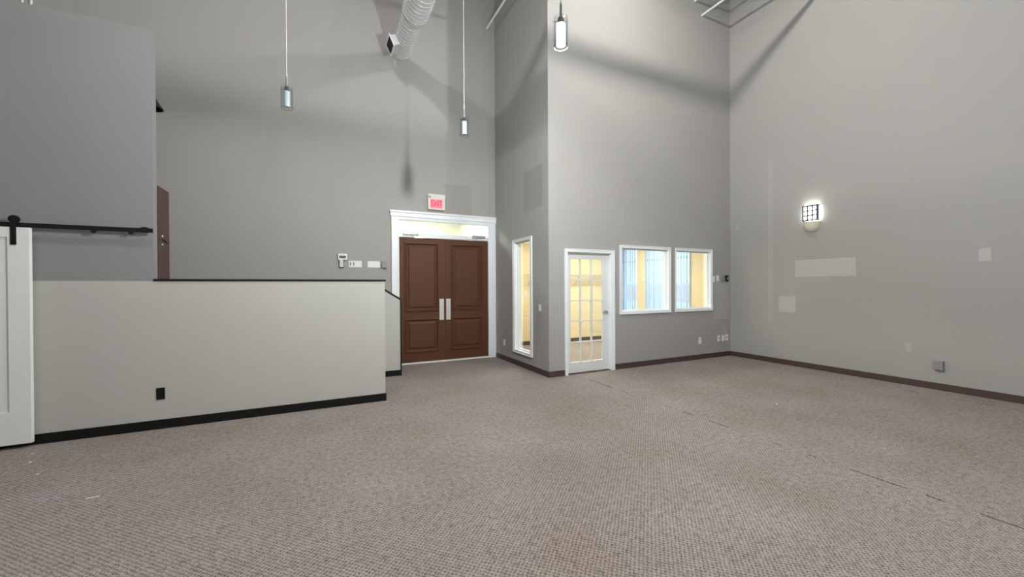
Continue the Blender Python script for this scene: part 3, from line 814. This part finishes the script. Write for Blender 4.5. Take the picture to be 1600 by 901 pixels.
MB().box(-.055, .055, -.043, -.039, -.024, .022).build('display', m_lcd, r, bevel=.002)
r = thing('remote_control', 'small handset in a dark wall cradle under the thermostat', 'remote control', (.350, YD, 1.915), 0)
MB().box(-.040, .040, -.018, 0, -.068, .064).build('cradle', m_pldark, r, bevel=.004)
hb = MB().box(-.029, .031, -.036, -.018, -.056, .066).build('handset', m_plast, r, bevel=.006)
for i in range(2):
    for j in range(3): MB().box(-.016+.02*i, -.004+.02*i, -.038, -.036, -.03+.026*j, -.015+.026*j).build('button', m_plgrey, hb)
r = thing('junction_box', 'grey surface box low on the right wall above the baseboard', 'wall box', (XR, 2.384, .352), -PI/2)
MB().box(-.048, .048, -.055, 0, -.066, .066).build('box_body', m_plgrey, r, bevel=.004)
MB().box(-.042, .042, -.060, -.055, -.058, .060).build('cover', m_plgrey, r, bevel=.003)
plate('thermostat', 'small white control on the cream office wall between the blinds', 'thermostat', (XR-.012, 8.06, 1.655), -PI/2, .09, .07, kind=None, d=.025)
plate('light_switch', 'white switch on the cream wall seen through the tall narrow window', 'light switch', (4.705, YO, 1.319), 0, .08, .125, kind='rocker')

# ---------------------------------------------------------------- barn door and track
r = thing('barn_door', 'white sliding barn door hanging from a black track', 'door', (-2.915, YH-.045, .045))
x0, x1, zt = -.457, .457, 2.03
y0, y1 = -.045, -.005
f = MB().box(x0, x1, y0+.012, y1, 0, zt).build('door_slab', m_barn, r)
MB().box(x0, x0+.145, y0, y0+.012, 0, zt).build('stile', m_barn, r, bevel=.002)
MB().box(x1-.145, x1, y0, y0+.012, 0, zt).build('stile', m_barn, r, bevel=.002)
for z0, z1 in ((0, .305), (zt-.095, zt)):
    MB().box(x0+.145, x1-.145, y0, y0+.012, z0, z1).build('rail', m_barn, r, bevel=.002)
for x in (x0+.085, x1-.103):
    h = MB().box(x-.019, x+.019, y0-.007, y0, 1.865, zt+.100).build('hanger_strap', m_iron, r, bevel=.001)
    wv = MB(); n = 20
    wv.v += [(x+.037*math.cos(2*PI*j/n), yy, zt+.075+.037*math.sin(2*PI*j/n)) for yy in (y0, y0+.022) for j in range(n)]
    wv.f += [(j, (j+1) % n, n+(j+1) % n, n+j) for j in range(n)] + [tuple(range(n)), tuple(range(n, 2*n))]
    wv.build('wheel', m_iron, h, smooth=True)
    for z in (1.890, 1.955, zt+.075):
        MB().tube([(x, y0-.013, z), (x, y0-.006, z)], .010, 6).build('bolt', m_iron, h)
r = thing('barn_door_track', 'black flat steel track of the barn door across the grey partition', 'door track', (-2.4, YH, 2.10))
MB().box(-1.30, .832, -.062, -.050, -.022, .022).build('rail', m_iron, r, bevel=.001)
for x in (-1.1, -.65, -.20, .36, .66):
    MB().tube([(x, -.050, 0), (x, 0, 0)], .012, 10).build('spacer', m_iron, r)
for x in (.375, .655):
    MB().prism([(-.020+x, -.022), (.020+x, -.022), (.012+x, -.046), (-.012+x, -.046)], 'y', -.066, -.046).build('stop_bumper', m_iron, r)
k = MB(); k.box(.735, .795, -.070, -.044, -.024, .030); k.box(.755, .775, -.066, -.05, .03, .036)
k.build('end_stop', m_iron, r)
for x in (-.62, .02, .55): MB().tube([(x, -.066, 0), (x, -.061, 0)], .008, 6).build('bolt', m_iron, r)

# narrow brown board standing behind the left end of the half wall
r = thing('wooden_board', 'narrow dark brown board standing upright behind the half wall', 'board', (-1.60, 5.82, .54))
MB().box(-.036, 0, -.180, .178, 0, 2.092).build('panel', m_board, r, bevel=.003)
for z in (1.545, 1.452):
    MB().tube([(0, -.070, z), (.010, -.070, z)], .010, 10).build('screw', m_plast, r)
MB().tube([(.004, -.16, 1.50), (.008, -.06, 1.515), (.008, .05, 1.485), (.004, .15, 1.490)], .005, 6).build('cord', m_pldark, r)

# dark cone spot lamp behind the grey partition
r = thing('cone_lamp', 'small black cone lamp poking out behind the grey partition', 'wall lamp', (-1.715, YH+.112, 3.545))
MB().lathe([(.115, .0), (.108, .0), (.03, .12), (0, .125), (0, .14), (.04, .13), (.115, .0)], 20, 0, .30).build('shade', m_iron, r, smooth=True)
MB().tube([(0, 0, .22), (0, .16, .25), (0, .27, .22), (0, .30, .13)], .010, 8).build('arm', m_iron, r, smooth=True)
MB().tube([(0, 0, .22), (0, .02, .22)], .05, 14).build('wall_plate', m_iron, r)

# crumbs on the carpet
def chip(x, y, L_, w_, rz, lab):
    o = MB().prism([(-L_/2, -w_/2), (L_/2*.6, -w_/2), (L_/2, 0), (L_/2*.7, w_/2), (-L_/2*.8, w_/2)], 'z', 0, .004).build('wood_chip', m_splint, loc=(x, y, .0015), rz=rz)
    tag(o, lab, 'debris', 'pale scraps on the carpet')
chip(-1.472, 3.857, .075, .010, 0, 'long pale splinter lying on the carpet at the left')
chip(-2.355, 5.127, .018, .010, .4, 'tiny white scrap on the carpet nearest the barn door')
chip(-2.256, 4.880, .022, .012, .9, 'small white scrap on the carpet, second from the barn door')
chip(-2.059, 4.542, .016, .010, .2, 'tiny white scrap on the carpet, third from the barn door')
chip(5.168, 3.017, .022, .016, .5, 'small white scrap on the carpet in front of the interior windows')

# ---------------------------------------------------------------- outside the street windows
struct(MB().box(8.02, 60, -20, 60, -0.2, -0.05).build('ground_outside', m_asph))
r = thing('street_barrier', 'low reddish barrier across the street seen through the blinds', 'barrier', (34, 24, -.05))
MB().box(-4, 4, -22, 22, 0, 1.55).build('panel', m_brick, r)
MB().box(-4.2, 4.2, -22.2, 22.2, 1.55, 1.7).build('coping', m_asph, r)
